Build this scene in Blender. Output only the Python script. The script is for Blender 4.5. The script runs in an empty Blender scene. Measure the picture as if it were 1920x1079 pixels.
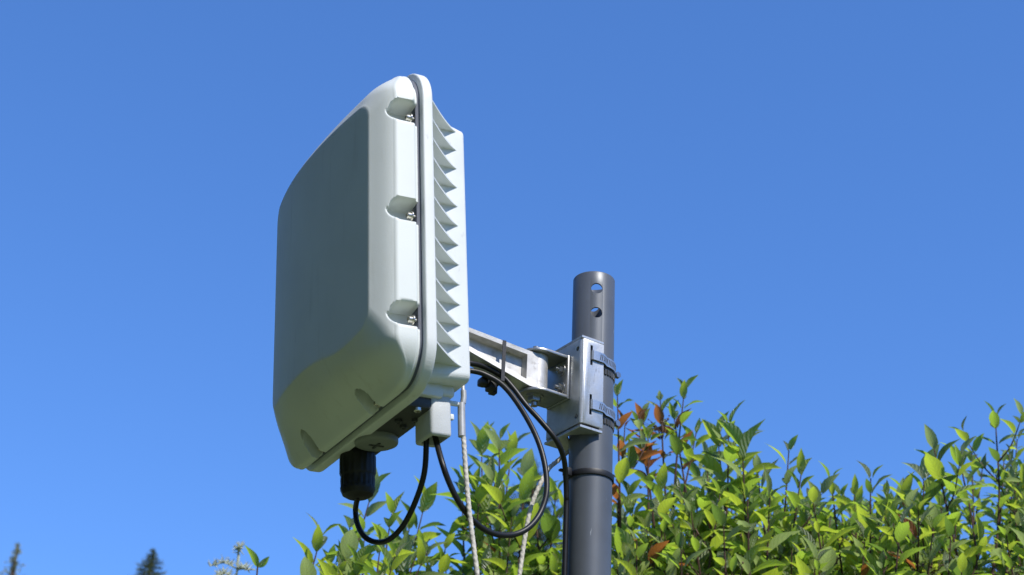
import bpy, bmesh, math, random
from mathutils import Vector, Matrix, Quaternion, noise
from mathutils.bvhtree import BVHTree
R = math.radians
random.seed(11)
SC = bpy.context.scene
COL = SC.collection

# ------------------------------------------------------------------ camera
FPX = 3000.0                                   # focal length in pixels of a 1920 px wide picture
PITCH, ROLL = R(28), R(2.7)
CAM = Vector((0, 0, 1.6))
_r0 = Vector((1, 0, 0)); FWD = Vector((0, math.cos(PITCH), math.sin(PITCH))); _u0 = Vector((0, -math.sin(PITCH), math.cos(PITCH)))
RGT = _r0 * math.cos(ROLL) + _u0 * math.sin(ROLL)
UPV = _u0 * math.cos(ROLL) - _r0 * math.sin(ROLL)
cam_d = bpy.data.cameras.new('camera')
cam = bpy.data.objects.new('camera', cam_d); COL.objects.link(cam)
m = Matrix((RGT, UPV, -FWD)).transposed().to_4x4(); m.translation = CAM
cam.matrix_world = m
cam_d.sensor_width = 36.0; cam_d.lens = FPX / 1920 * 36.0
cam_d.clip_start = 0.05; cam_d.clip_end = 2000
cam_d.dof.use_dof = True; cam_d.dof.focus_distance = 1.95; cam_d.dof.aperture_fstop = 12.0
SC.camera = cam

def ray(px, py):
    return FWD + RGT * ((px - 960) / FPX) - UPV * ((py - 539.5) / FPX)
def at(px, py, Y):                              # the point at world depth Y seen at a pixel of the 1920 x 1079 photograph
    d = ray(px, py); return CAM + d * (Y / d.y)

# ------------------------------------------------------------------ light
SUN_EL, SUN_AZ = R(48), R(145)                  # azimuth clockwise from +Y: behind the camera, to the right
sun_dir = Vector((math.sin(SUN_AZ) * math.cos(SUN_EL), math.cos(SUN_AZ) * math.cos(SUN_EL), math.sin(SUN_EL)))
w = bpy.data.worlds.new('World'); SC.world = w; w.use_nodes = True
nt = w.node_tree; nt.nodes.clear()
sky = nt.nodes.new('ShaderNodeTexSky'); sky.sky_type = 'NISHITA'; sky.sun_disc = False
sky.sun_elevation = SUN_EL; sky.sun_rotation = SUN_AZ
sky.air_density = 0.7; sky.dust_density = 0.0; sky.ozone_density = 10.0; sky.altitude = 0
bg = nt.nodes.new('ShaderNodeBackground'); bg.inputs['Strength'].default_value = 0.15
wo = nt.nodes.new('ShaderNodeOutputWorld')
hs = nt.nodes.new('ShaderNodeHueSaturation'); hs.inputs['Saturation'].default_value = 1.235; hs.inputs['Hue'].default_value = 0.511
gm = nt.nodes.new('ShaderNodeGamma'); gm.inputs['Gamma'].default_value = 0.70
nt.links.new(sky.outputs[0], gm.inputs['Color']); nt.links.new(gm.outputs[0], hs.inputs['Color']); nt.links.new(hs.outputs[0], bg.inputs[0]); nt.links.new(bg.outputs[0], wo.inputs[0])
sl = bpy.data.lights.new('sun', 'SUN'); sl.energy = 2.02; sl.angle = R(0.53); sl.color = (1.0, 0.955, 0.89)
so = bpy.data.objects.new('sun', sl); COL.objects.link(so)
so.rotation_euler = sun_dir.to_track_quat('Z', 'Y').to_euler(); so.location = (0, -5, 8)
SC.view_settings.view_transform = 'Standard'; SC.view_settings.look = 'None'
SC.view_settings.gamma = 1.0; SC.view_settings.use_curve_mapping = False
SC.view_settings.exposure = 1.34
SC.cycles.max_bounces = 8; SC.cycles.transparent_max_bounces = 8

# ------------------------------------------------------------------ materials
def mat(name, col, rough=0.5, metal=0.0, spec=0.5, var=0.0, vscale=20.0, bump=0.0, bscale=300.0, rvar=0.0, col2=None):
    mt = bpy.data.materials.new(name); mt.use_nodes = True
    n = mt.node_tree; L = n.links; b = n.nodes['Principled BSDF']
    b.inputs['Base Color'].default_value = (*col, 1); b.inputs['Roughness'].default_value = rough
    b.inputs['Metallic'].default_value = metal; b.inputs['Specular IOR Level'].default_value = spec
    tc = n.nodes.new('ShaderNodeTexCoord')
    if var or col2 or rvar:
        no = n.nodes.new('ShaderNodeTexNoise'); no.inputs['Scale'].default_value = vscale; no.inputs['Detail'].default_value = 6
        L.new(tc.outputs['Object'], no.inputs['Vector'])
        mx = n.nodes.new('ShaderNodeMix'); mx.data_type = 'RGBA'
        c2 = col2 or tuple(c * (1 - var) for c in col)
        mx.inputs[6].default_value = (*col, 1); mx.inputs[7].default_value = (*c2, 1)
        rp = n.nodes.new('ShaderNodeMapRange'); rp.inputs[1].default_value = 0.38; rp.inputs[2].default_value = 0.68
        L.new(no.outputs['Fac'], rp.inputs[0]); L.new(rp.outputs[0], mx.inputs[0]); L.new(mx.outputs[2], b.inputs['Base Color'])
        if rvar:
            mr = n.nodes.new('ShaderNodeMapRange'); mr.inputs[3].default_value = rough - rvar; mr.inputs[4].default_value = rough + rvar
            L.new(no.outputs['Fac'], mr.inputs[0]); L.new(mr.outputs[0], b.inputs['Roughness'])
    if bump:
        n2 = n.nodes.new('ShaderNodeTexNoise'); n2.inputs['Scale'].default_value = bscale; n2.inputs['Detail'].default_value = 3
        L.new(tc.outputs['Object'], n2.inputs['Vector'])
        bp = n.nodes.new('ShaderNodeBump'); bp.inputs['Strength'].default_value = bump; bp.inputs['Distance'].default_value = 0.001
        L.new(n2.outputs['Fac'], bp.inputs['Height']); L.new(bp.outputs[0], b.inputs['Normal'])
    return mt
M = {}
M['white_cover'] = mat('white_cover', (0.70, 0.735, 0.705), 0.5, 0, 0.4, var=0.06, vscale=14, bump=0.12, bscale=700)
M['white_cast'] = mat('white_cast', (0.70, 0.73, 0.715), 0.45, 0, 0.45, var=0.07, vscale=25, bump=0.35, bscale=900)
M['gasket'] = mat('gasket', (0.10, 0.11, 0.14), 0.7)
M['steel'] = mat('steel', (0.62, 0.62, 0.60), 0.34, 0.85, var=0.22, vscale=45, bump=0.15, bscale=500, rvar=0.1)
M['galvanised'] = mat('galvanised', (0.58, 0.59, 0.58), 0.42, 0.75, var=0.2, vscale=60, bump=0.12, bscale=400, rvar=0.12)
M['clevis'] = mat('clevis', (0.40, 0.40, 0.385), 0.38, 0.9, var=0.25, vscale=60, bump=0.12, bscale=400, rvar=0.1)
M['cast_alu'] = mat('cast_alu', (0.60, 0.585, 0.55), 0.5, 0.6, var=0.3, vscale=70, bump=0.16, bscale=900, rvar=0.1)
M['bolt'] = mat('bolt', (0.42, 0.42, 0.41), 0.3, 0.9, var=0.2, vscale=120)
M['screw'] = mat('screw', (0.66, 0.63, 0.56), 0.25, 0.9)
M['black_plastic'] = mat('black_plastic', (0.009, 0.009, 0.009), 0.5, 0, 0.5, bump=0.1, bscale=600)
M['dark_plate'] = mat('dark_plate', (0.05, 0.053, 0.055), 0.5, 0, 0.5, var=0.2, vscale=60, bump=0.2, bscale=600)
M['cable'] = mat('cable', (0.012, 0.012, 0.012), 0.42, 0, 0.35, var=0.3, vscale=90)
M['pole'] = mat('pole', (0.115, 0.126, 0.140), 0.42, 0.25, 0.5, var=0.16, vscale=26, bump=0.05, bscale=1100, rvar=0.06)
def scratches(mt, scale, col, lo, hi):
    n = mt.node_tree; L = n.links; b = n.nodes['Principled BSDF']; src = b.inputs['Base Color'].links[0].from_socket
    tc = n.nodes.new('ShaderNodeTexCoord'); mp = n.nodes.new('ShaderNodeMapping'); mp.inputs['Scale'].default_value = scale; mp.inputs['Rotation'].default_value = (.15, .25, 0)
    no = n.nodes.new('ShaderNodeTexNoise'); no.inputs['Scale'].default_value = 1; no.inputs['Detail'].default_value = 3
    mr = n.nodes.new('ShaderNodeMapRange'); mr.inputs[1].default_value = lo; mr.inputs[2].default_value = hi
    mx = n.nodes.new('ShaderNodeMix'); mx.data_type = 'RGBA'; mx.inputs[7].default_value = (*col, 1)
    L.new(tc.outputs['Object'], mp.inputs[0]); L.new(mp.outputs[0], no.inputs['Vector']); L.new(no.outputs['Fac'], mr.inputs[0])
    L.new(mr.outputs[0], mx.inputs[0]); L.new(src, mx.inputs[6]); L.new(mx.outputs[2], b.inputs['Base Color'])
scratches(M['pole'], (260, 260, 45), (0.36, 0.38, 0.40), 0.70, 0.76)
scratches(M['white_cover'], (70, 70, 9), (0.58, 0.60, 0.56), 0.60, 0.85)
scratches(M['white_cast'], (120, 120, 60), (0.52, 0.53, 0.50), 0.66, 0.80)
scratches(M['galvanised'], (300, 60, 60), (0.36, 0.36, 0.35), 0.62, 0.74)
scratches(M['cast_alu'], (140, 140, 140), (0.34, 0.32, 0.29), 0.62, 0.78)
M['rope'] = mat('rope', (0.66, 0.62, 0.54), 0.85, 0, 0.2, var=0.35, vscale=260, bump=0.5, bscale=900)
M['sleeve'] = mat('sleeve', (0.45, 0.45, 0.44), 0.4, 0.3, var=0.25, vscale=80)
M['dark'] = mat('dark', (0.02, 0.02, 0.02), 0.7)
M['bark'] = mat('bark', (0.10, 0.052, 0.038), 0.65, 0, 0.4, var=0.5, vscale=40, bump=0.3, bscale=200)
M['dry'] = mat('dry', (0.16, 0.11, 0.07), 0.8, 0, 0.2, var=0.5, vscale=80)
M['trunk'] = mat('trunk', (0.09, 0.065, 0.05), 0.9, 0, 0.2, var=0.5, vscale=6)
M['needle_dark'] = mat('needle_dark', (0.10, 0.12, 0.05), 0.7, 0, 0.3, var=0.4, vscale=3)
M['needle_pale'] = mat('needle_pale', (0.26, 0.28, 0.12), 0.7, 0, 0.3, var=0.3, vscale=4, col2=(0.25, 0.24, 0.11))
M['pale_sprig'] = mat('pale_sprig', (0.50, 0.54, 0.42), 0.7, 0, 0.3, var=0.2, vscale=60)
M['grass'] = mat('grass', (0.105, 0.15, 0.058), 0.9, 0, 0.2, vscale=1.5, col2=(0.155, 0.165, 0.085), bump=0.6, bscale=60)

def leaf_mat(name, top, under, trans, red=0.0):
    mt = bpy.data.materials.new(name); mt.use_nodes = True
    n = mt.node_tree; L = n.links; N = n.nodes; b = N['Principled BSDF']; out = N['Material Output']
    uv = N.new('ShaderNodeUVMap'); uv.uv_map = 'UVMap'
    sx = N.new('ShaderNodeSeparateXYZ'); L.new(uv.outputs[0], sx.inputs[0])
    def mth(op, a, b_=None, c=None):
        k = N.new('ShaderNodeMath'); k.operation = op
        for i, v in enumerate((a, b_, c)):
            if v is None: continue
            if isinstance(v, (int, float)): k.inputs[i].default_value = v
            else: L.new(v, k.inputs[i])
        return k.outputs[0]
    au = mth('ABSOLUTE', mth('MULTIPLY_ADD', sx.outputs[0], 2.0, -1.0))
    arc = mth('MULTIPLY', mth('POWER', au, 1.35), 0.30)                # veins sweep forward along the margin
    ph = mth('SUBTRACT', sx.outputs[1], arc)
    wave = mth('COSINE', mth('MULTIPLY', ph, 2 * math.pi * 7.0))
    vein = mth('POWER', mth('MULTIPLY_ADD', wave, 0.5, 0.5), 7.0)
    mid = mth('SUBTRACT', 1.0, mth('SMOOTH_MIN', mth('MULTIPLY', au, 11.0), 1.0, 0.1))
    vm = mth('MAXIMUM', mth('MULTIPLY', vein, 0.75), mid)
    oi = N.new('ShaderNodeObjectInfo'); tc = N.new('ShaderNodeTexCoord'); geo = N.new('ShaderNodeNewGeometry')
    no = N.new('ShaderNodeTexNoise'); no.inputs['Scale'].default_value = 9.0; no.inputs['Detail'].default_value = 3
    L.new(geo.outputs['Position'], no.inputs['Vector'])
    def mix(f, a, c):
        k = N.new('ShaderNodeMix'); k.data_type = 'RGBA'
        for i, v in ((0, f), (6, a), (7, c)):
            if isinstance(v, tuple): k.inputs[i].default_value = (*v, 1)
            elif isinstance(v, (int, float)): k.inputs[i].default_value = v
            else: L.new(v, k.inputs[i])
        return k.outputs[2]
    t2 = tuple(c * 0.62 for c in top)
    topc = mix(mth('MULTIPLY', no.outputs['Fac'], 0.9), top, t2)
    topc = mix(mth('MULTIPLY', vm, 0.6), topc, (top[0] * 1.7 + .02, top[1] * 1.5 + .02, top[2] * 1.6 + .01))
    unc = mix(mth('MULTIPLY', vm, 0.8), under, tuple(min(1, c * 1.55) for c in under))
    colr = mix(geo.outputs['Backfacing'], topc, unc)
    L.new(colr, b.inputs['Base Color'])
    b.inputs['Roughness'].default_value = 0.30; b.inputs['Specular IOR Level'].default_value = 0.6
    bp = N.new('ShaderNodeBump'); bp.inputs['Strength'].default_value = 0.9; bp.inputs['Distance'].default_value = 0.0016
    L.new(wave, bp.inputs['Height']); L.new(bp.outputs[0], b.inputs['Normal'])
    tr = N.new('ShaderNodeBsdfTranslucent')
    L.new(mix(mth('MULTIPLY', vm, 0.5), trans, tuple(c * 0.45 for c in trans)), tr.inputs['Color'])
    ms = N.new('ShaderNodeMixShader'); ms.inputs[0].default_value = 0.55
    L.new(b.outputs[0], ms.inputs[1]); L.new(tr.outputs[0], ms.inputs[2]); L.new(ms.outputs[0], out.inputs['Surface'])
    return mt
LEAF_M = [leaf_mat('leaf_green', (0.20, 0.30, 0.08), (0.44, 0.52, 0.31), (0.46, 0.68, 0.06)),
          leaf_mat('leaf_yellow_green', (0.27, 0.36, 0.08), (0.44, 0.50, 0.28), (0.60, 0.76, 0.06)),
          leaf_mat('leaf_deep_green', (0.085, 0.155, 0.05), (0.32, 0.39, 0.25), (0.20, 0.34, 0.045)),
          leaf_mat('leaf_russet', (0.26, 0.105, 0.05), (0.36, 0.20, 0.13), (0.55, 0.20, 0.05)),
          leaf_mat('leaf_pale_sheen', (0.30, 0.37, 0.20), (0.56, 0.60, 0.46), (0.40, 0.52, 0.16))]  # last entry: pale leaf tone that also paints in the glossy sheen

# ------------------------------------------------------------------ helpers
def link(name, me, parent=None):
    o = bpy.data.objects.new(name, me); COL.objects.link(o)
    if parent is not None: o.parent = parent
    return o
def finish(bm, name, material, parent=None, smooth=True, angle=40):
    bmesh.ops.recalc_face_normals(bm, faces=bm.faces)
    me = bpy.data.meshes.new(name); bm.to_mesh(me); bm.free()
    if smooth:
        me.shade_smooth()
        me.set_sharp_from_angle(angle=R(angle))
    for mt in (material if isinstance(material, (list, tuple)) else [material]): me.materials.append(mt)
    return link(name, me, parent)
def tag(o, label, cat, group=None, kind=None):
    o['label'] = label; o['category'] = cat
    if group: o['group'] = group
    if kind: o['kind'] = kind
    return o
def thing(name, mtx, label, cat, group=None):
    o = bpy.data.objects.new(name, None); COL.objects.link(o); o.matrix_world = mtx
    o.empty_display_size = 0.05
    return tag(o, label, cat, group)
def box(bm, x0, x1, y0, y1, z0, z1, bev=0.0, seg=2):
    vs = [bm.verts.new((x, y, z)) for x in (x0, x1) for y in (y0, y1) for z in (z0, z1)]
    fs = [bm.faces.new([vs[i] for i in q]) for q in ((0, 1, 3, 2), (4, 6, 7, 5), (0, 4, 5, 1), (2, 3, 7, 6), (0, 2, 6, 4), (1, 5, 7, 3))]
    if bev:
        es = list({e for f in fs for e in f.edges})
        bmesh.ops.bevel(bm, geom=es, offset=bev, segments=seg, affect='EDGES', profile=0.5)
def prism(bm, poly, z0, z1, axis=2, bev=0.0, seg=2):
    """polygon in the two other axes, extruded along axis from z0 to z1"""
    def P(a, b, c):
        return {2: (a, b, c), 1: (a, c, b), 0: (c, a, b)}[axis]
    lo = [bm.verts.new(P(a, b, z0)) for a, b in poly]; hi = [bm.verts.new(P(a, b, z1)) for a, b in poly]
    n = len(poly); fs = [bm.faces.new(lo[::-1]), bm.faces.new(hi)]
    for i in range(n): fs.append(bm.faces.new((lo[i], lo[(i + 1) % n], hi[(i + 1) % n], hi[i])))
    if bev:
        es = list(set(fs[0].edges) | set(fs[1].edges))
        bmesh.ops.bevel(bm, geom=es, offset=bev, segments=seg, affect='EDGES', profile=0.5)
def lathe(bm, prof, org=(0, 0, 0), axis=(0, 0, 1), n=32, ripple=None):
    a = Vector(axis).normalized(); u = a.orthogonal().normalized(); v = a.cross(u); o = Vector(org)
    rings = []
    for r, h in prof:
        rings.append([bm.verts.new(o + a * h + (u * math.cos(t) + v * math.sin(t)) * (r * (ripple(t, h) if ripple else 1)))
                      for t in [2 * math.pi * i / n for i in range(n)]])
    for p, q in zip(rings[:-1], rings[1:]):
        for i in range(n): bm.faces.new((p[i], p[(i + 1) % n], q[(i + 1) % n], q[i]))
    bm.faces.new(rings[0][::-1]); bm.faces.new(rings[-1])
def spline(pts, k=8):
    P = [Vector(p) for p in pts]; P = [P[0] * 2 - P[1]] + P + [P[-1] * 2 - P[-2]]; out = []
    for i in range(1, len(P) - 2):
        a, b, c, d = P[i - 1:i + 3]
        for j in range(k):
            t = j / k
            out.append(0.5 * ((2 * b) + (c - a) * t + (2 * a - 5 * b + 4 * c - d) * t * t + (3 * b - a - 3 * c + d) * t ** 3))
    out.append(P[-2]); return out
def tube(bm, pts, rad, n=12, mod=None, cap=True):
    pts = [Vector(p) for p in pts]; rings = []; up = None; s = 0
    for i, p in enumerate(pts):
        d = (pts[min(i + 1, len(pts) - 1)] - pts[max(i - 1, 0)]).normalized()
        if i: s += (p - pts[i - 1]).length
        if up is None: up = d.orthogonal().normalized()
        up = (up - d * up.dot(d)).normalized(); v = d.cross(up)
        r = rad(i / (len(pts) - 1)) if callable(rad) else rad
        rings.append([bm.verts.new(p + (up * math.cos(t) + v * math.sin(t)) * r * (mod(t, s) if mod else 1)) for t in [2 * math.pi * j / n for j in range(n)]])
    for p, q in zip(rings[:-1], rings[1:]):
        for i in range(n): bm.faces.new((p[i], p[(i + 1) % n], q[(i + 1) % n], q[i]))
    if cap: bm.faces.new(rings[0][::-1]); bm.faces.new(rings[-1])
def boolean(o, cutter_bm):
    me = bpy.data.meshes.new('cut'); bmesh.ops.recalc_face_normals(cutter_bm, faces=cutter_bm.faces); cutter_bm.to_mesh(me); cutter_bm.free()
    c = bpy.data.objects.new('cut', me); COL.objects.link(c); c.matrix_world = Matrix()
    par = o.parent; o.parent = None
    md = o.modifiers.new('b', 'BOOLEAN'); md.object = c; md.operation = 'DIFFERENCE'; md.solver = 'EXACT'
    dg = bpy.context.evaluated_depsgraph_get(); dg.update()
    nm = bpy.data.meshes.new_from_object(o.evaluated_get(dg)); o.modifiers.clear()
    old = o.data; nm.name = old.name; o.data = nm
    bpy.data.objects.remove(c); bpy.data.meshes.remove(me); bpy.data.meshes.remove(old)
    o.parent = par
    nm.set_sharp_from_angle(angle=R(35))

# ------------------------------------------------------------------ ground
bm = bmesh.new(); bmesh.ops.create_grid(bm, x_segments=40, y_segments=40, size=600)
g = finish(bm, 'ground', M['grass'], smooth=False); g['kind'] = 'structure'; g['label'] = 'mown lawn far below the antenna'

# ------------------------------------------------------------------ unseen trees added to keep sky light off the antenna front
def screen_trees():
    rn = random.Random(77); V, F = [], []
    trees = []
    for k in range(9):                                                     # tall stand added on the left to cut sky light
        a = R(205 + k * 11.2 + rn.uniform(-3, 3)); d = rn.uniform(6.5, 8.5); trees.append((a, d, rn.uniform(7.0, 9.6), 2.3, 900))
    for k in range(34):                                                    # lower belt added all round to dim the bright horizon
        a = R(k * 10.6 + rn.uniform(-3, 3)); d = rn.uniform(24, 34); trees.append((a, d, rn.uniform(5.0, 6.8), 3.6, 420))
    for a, d, h, r, n in trees:
        cx, cy = math.sin(a) * d, 1.6 + math.cos(a) * d
        lobes = [(Vector((cx + rn.gauss(0, r * .45), cy + rn.gauss(0, r * .45), h * rn.uniform(.30, .86))), r * rn.uniform(.38, .7)) for q in range(9)]
        for q in range(n):
            c, rr = rn.choice(lobes); u = Vector((rn.gauss(0, 1), rn.gauss(0, 1), rn.gauss(0, 1))).normalized()
            p = c + Vector((u.x * rr, u.y * rr, u.z * rr * 1.25)) * rn.uniform(.55, 1.0) ** .5
            s_ = d * .022 + rn.uniform(.10, .26)
            t = (u + Vector((rn.gauss(0, .6), rn.gauss(0, .6), rn.gauss(.3, .6)))).normalized(); x = t.orthogonal().normalized(); y = t.cross(x)
            o = len(V)
            for m_ in range(5):
                b = 2 * math.pi * m_ / 5; V.append(p + (x * math.cos(b) + y * math.sin(b)) * s_ * rn.uniform(.55, 1.2) + t * rn.uniform(-.12, .12))
            F += [(o, o + 1, o + 2), (o, o + 2, o + 3), (o, o + 3, o + 4)]
        nseg = len(V)
        for q in range(6):
            b = 2 * math.pi * q / 6; V.append(Vector((cx + math.cos(b) * .22, cy + math.sin(b) * .22, 0))); V.append(Vector((cx + math.cos(b) * .1, cy + math.sin(b) * .1, h * .75)))
        for q in range(6): F.append((nseg + 2 * q, nseg + 2 * ((q + 1) % 6), nseg + 2 * ((q + 1) % 6) + 1, nseg + 2 * q + 1))
    me = bpy.data.meshes.new('screen_trees'); me.from_pydata(V, [], F); me.materials.append(M['screen_trees'])
    o = link('screen_trees', me); o['kind'] = 'stuff'; o['label'] = 'unseen green trees added to screen sky light from the antenna'
M['screen_trees'] = mat('screen_foliage', (0.14, 0.165, 0.065), 0.75, 0, 0.3, vscale=1.2, col2=(0.09, 0.115, 0.045))
screen_trees()

# ------------------------------------------------------------------ pole
POLE = Vector((0.0981, 1.6912, 0)); PR = 0.025; PTOP = 2.5135
pole = thing('pole', Matrix.Translation(POLE), 'dark grey round metal pole with two drilled holes near its open top', 'pole')
bm = bmesh.new(); n = 72
prof = [(PR, 0.0), (PR, 1.0), (PR, 2.0), (PR, 2.30), (PR, PTOP - 0.001), (PR - .0006, PTOP), (PR - .0020, PTOP), (PR - .0026, PTOP - 0.001), (PR - .0026, 2.2), (PR - .0026, 0.0)]
rings = [[bm.verts.new((r * math.cos(2 * math.pi * i / n), r * math.sin(2 * math.pi * i / n), z)) for i in range(n)] for r, z in prof]
for p, q in zip(rings, rings[1:] + rings[:1]):
    for i in range(n): bm.faces.new((p[i], p[(i + 1) % n], q[(i + 1) % n], q[i]))
tubeo = finish(bm, 'tube', M['pole'], pole)
cb = bmesh.new()
hd = Vector((math.sin(R(3.3 - 5)), math.cos(R(3.3 - 5)), 0))             # the drilling runs front to back
for hz in (2.4905, 2.4585):
    lathe(cb, [(0.0069, -0.04), (0.0069, 0.04)], org=(0.0015, 0, hz), axis=hd, n=28)
boolean(tubeo, cb)

# ------------------------------------------------------------------ antenna
DEV = Matrix(((0.88600987, -0.45674553, -0.07981243, -0.17290517), (0.45365797, 0.8895172, -0.05434701, 1.56169109),
              (0.09581728, 0.01194445, 0.99532727, 2.43597794), (0, 0, 0, 1)))
# local axes: x to the rear, y to the far side, z up; the near side is y < 0
W2, HZ, RC = 0.1689, 0.1867, 0.0475
ant = thing('antenna', DEV, 'white weatherproof outdoor antenna box held out beside the pole', 'antenna')
SCREW_Z = (0.115, -0.0015, -0.118); SCREW_Y = (-0.075, 0.076)               # near-side and bottom screw positions
def ring(hw, zt, zb, r, ns=150, nc=26):
    pts = []
    cs = [(hw - r, zt - r, 0), (-(hw - r), zt - r, 90), (-(hw - r), zb + r, 180), (hw - r, zb + r, 270)]
    for k, (cy, cz, a0) in enumerate(cs):
        for i in range(nc):
            a = R(a0 + 90 * i / (nc - 1)); pts.append((cy + r * math.cos(a), cz + r * math.sin(a)))
        e = pts[-1]; ny, nz, na = cs[(k + 1) % 4]; a = R(na); s = (ny + r * math.cos(a), nz + r * math.sin(a))
        for i in range(1, ns): pts.append((e[0] + (s[0] - e[0]) * i / ns, e[1] + (s[1] - e[1]) * i / ns))
    return pts
def sstep(a, b, x):
    t = max(0, min(1, (x - a) / (b - a))); return t * t * (3 - 2 * t)
def lerp(a, b, t): return a + (b - a) * t
def front_x(y): return -0.0585 + (0.0155 * min(1.2, y / 0.136) ** 2.1 if y > 0 else 0.0110 * min(1.2, -y / 0.1455) ** 2.1)
def lip(y, z): k = sstep(-0.06, 0.09, y); return lerp(0.0285, 0.0135, max(sstep(0.140, 0.176, z), lerp(sstep(0.140, 0.178, -z), sstep(0.09, 0.155, -z), k)))     # the raised lip is shallower along the bottom
def pockets(x, y, z):
    def cap(s, xe, hw, e=.0024, el=None):
        if el and s < 0: e = el
        d = math.hypot(s, min(0.0, x - xe)); return 1 - sstep(hw - e, hw + e, d)
    for sg in (-1, 1):
        if sg * y > 0.15:
            for zz in SCREW_Z:
                mm = cap(z - zz - .0022, -0.0225, 0.0102, .0022, .0048)
                if mm > 0: lim = 0.1430; y = sg * lerp(sg * y, min(sg * y, lim), mm)
    for sg in (-1,):
        if sg * z > 0.10:
            for yy in SCREW_Y:
                mm = cap(y - yy, -0.021, 0.0095, .0016)
                if mm > 0: lim = 0.1450 - .20 * max(0, -x - .012); z = sg * lerp(sg * z, min(sg * z, lim), mm)
    return (x, y, z)
def cover():
    bm = bmesh.new(); rings = []
    def add(hw, zt, zb, r, xf, p=True, near=1.0, sc=0.0):
        dip = lambda y, z: z - sc * 0.0105 * math.exp(-((y + .08) / .045) ** 2) * min(1, max(0.0, -z / .122)) ** 5   # the lower crease dips near the corner
        R_ = [(y * near if y < 0 else y, dip(y, z) if sc else z) for y, z in ring(hw, zt, zb, r)]; vs = []
        for y, z in R_:
            x = xf(y, z) if callable(xf) else xf
            vs.append(bm.verts.new(pockets(x, y, z) if p else (x, y, z)))
        rings.append(vs)
    ins = 0.0045; T_ = HZ - 0.0068; B_ = -HZ + 0.0005
    for x, i in ((-0.0016, .0056), (-0.0032, .0056), (-0.0042, .0050), (-0.0050, .0036), (-0.0055, .0022), (-0.0062, .0008), (-0.0074, 0)):
        add(W2 - i, T_ - i, B_ + i, RC - i, x)
    for k in range(1, 17):
        add(W2 - .0006 * k / 16, T_ - .0006 * k / 16, B_ + .0006 * k / 16, RC, lambda y, z, k=k: lerp(-0.0074, .003 - lip(y, z), k / 16))
    for k in range(1, 7):
        a = R(55 * k / 6); i = .0006 + 0.0062 * (1 - math.cos(a)); add(W2 - i, T_ - i, B_ + i, RC - i, lambda y, z, a=a: .003 - lip(y, z) - 0.0062 * math.sin(a))
    hw0, zt0, zb0, r0 = W2 - .0032, T_ - .0032, B_ + .0032, .045
    for k in range(1, 33):
        t = k / 32
        hw = lerp(hw0, 0.1365, t); zt = lerp(zt0, 0.1345, t); zb = lerp(zb0, -0.1235, t); r = lerp(r0, 0.019, t)
        b = 0.0022 * math.sin(math.pi * t)                                  # flanks swell slightly
        add(hw + b, zt + b, zb - b, r, lambda y, z, t=t: lerp(.003 - lip(y, z) - .0052, front_x(y), t), near=lerp(1, 1.066, t), sc=t)
    for k in range(1, 5):
        i = 0.0004 * k + .0002 * k * k; dx = -0.0010 * math.sin(R(90 * k / 4))
        add(0.1365 - i, 0.1345 - i, -0.1235 + i, 0.019 - i * .4, lambda y, z, dx=dx: front_x(y) + dx, False, 1.066, 1)
    for k in range(1, 26):
        s = 1 - k / 26; i = 0.0050
        add((0.1365 - i) * s + .0002, .0055 + (0.129 - i) * s, .0055 - (0.129 - i) * s, 0.015 * s, lambda y, z: front_x(y) - .0010, False, 1.066, 1)
    for p, q in zip(rings[:-1], rings[1:]):
        for i in range(len(p)):
            j = (i + 1) % len(p); bm.faces.new((p[i], p[j], q[j], q[i]))
    bm.faces.new(rings[-1]); bm.faces.new(rings[0][::-1])
    return finish(bm, 'front_cover', M['white_cover'], ant, angle=55)
cover()
# gasket in the seam
def loft(specs, name, material, parent, ns=24, nc=14, angle=35):
    bm = bmesh.new(); rings = []
    for hw, zt, zb, r, x in specs:
        rings.append([bm.verts.new((x(y, z) if callable(x) else x, y, z)) for y, z in ring(hw, zt, zb, r, ns, nc)])
    for p, q in zip(rings[:-1], rings[1:]):
        for i in range(len(p)):
            j = (i + 1) % len(p); bm.faces.new((p[i], p[j], q[j], q[i]))
    bm.faces.new(rings[-1]); bm.faces.new(rings[0][::-1])
    return finish(bm, name, material, parent, angle=angle)
gi = 0.0080
loft([(W2 - gi, HZ - gi, -HZ + gi, RC - gi, -0.0020), (W2 - gi, HZ - gi, -HZ + gi, RC - gi, 0.0042)], 'gasket', M['gasket'], ant)
# rear housing: rim flange, then the narrower finned box
sp = []
def S(i, x, o=0): sp.append((W2 - i, HZ - i, -HZ + i, RC - i, x))
S(0.012, 0.0028); S(0.0022, 0.0030)
for k in range(5):
    a = R(90 * k / 4); S(0.0018 - 0.0018 * math.sin(a), 0.0048 - 0.0018 * math.cos(a))
S(0.0, 0.0128)
for k in range(1, 5):
    a = R(90 * k / 4); S(0.0020 * (1 - math.cos(a)), 0.0130 + 0.0020 * math.sin(a))
BW, BT, BB = 0.1166, 0.160, -0.159
sp += [(0.130, 0.170, -0.170, .03, 0.0150), (BW + .004, BT + .005, BB - .004, .012, 0.0162), (BW + .001, BT + .001, BB - .001, .010, 0.019), (BW, BT, BB, .009, 0.023)]
sp += [(BW - .0012, 0.1455, -0.1555, .009, 0.0762)]
for k in range(1, 5):
    a = R(90 * k / 4); i = .0035 * (1 - math.cos(a)); sp.append((BW - .0012 - i, .1455 - i, -0.1555 + i, .009 - i, 0.0762 + .0035 * math.sin(a)))
sp.append((.08, .10, -.11, .012, .0798))
loft(sp, 'rear_housing', M['white_cast'], ant, ns=40, nc=16, angle=50)
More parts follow.
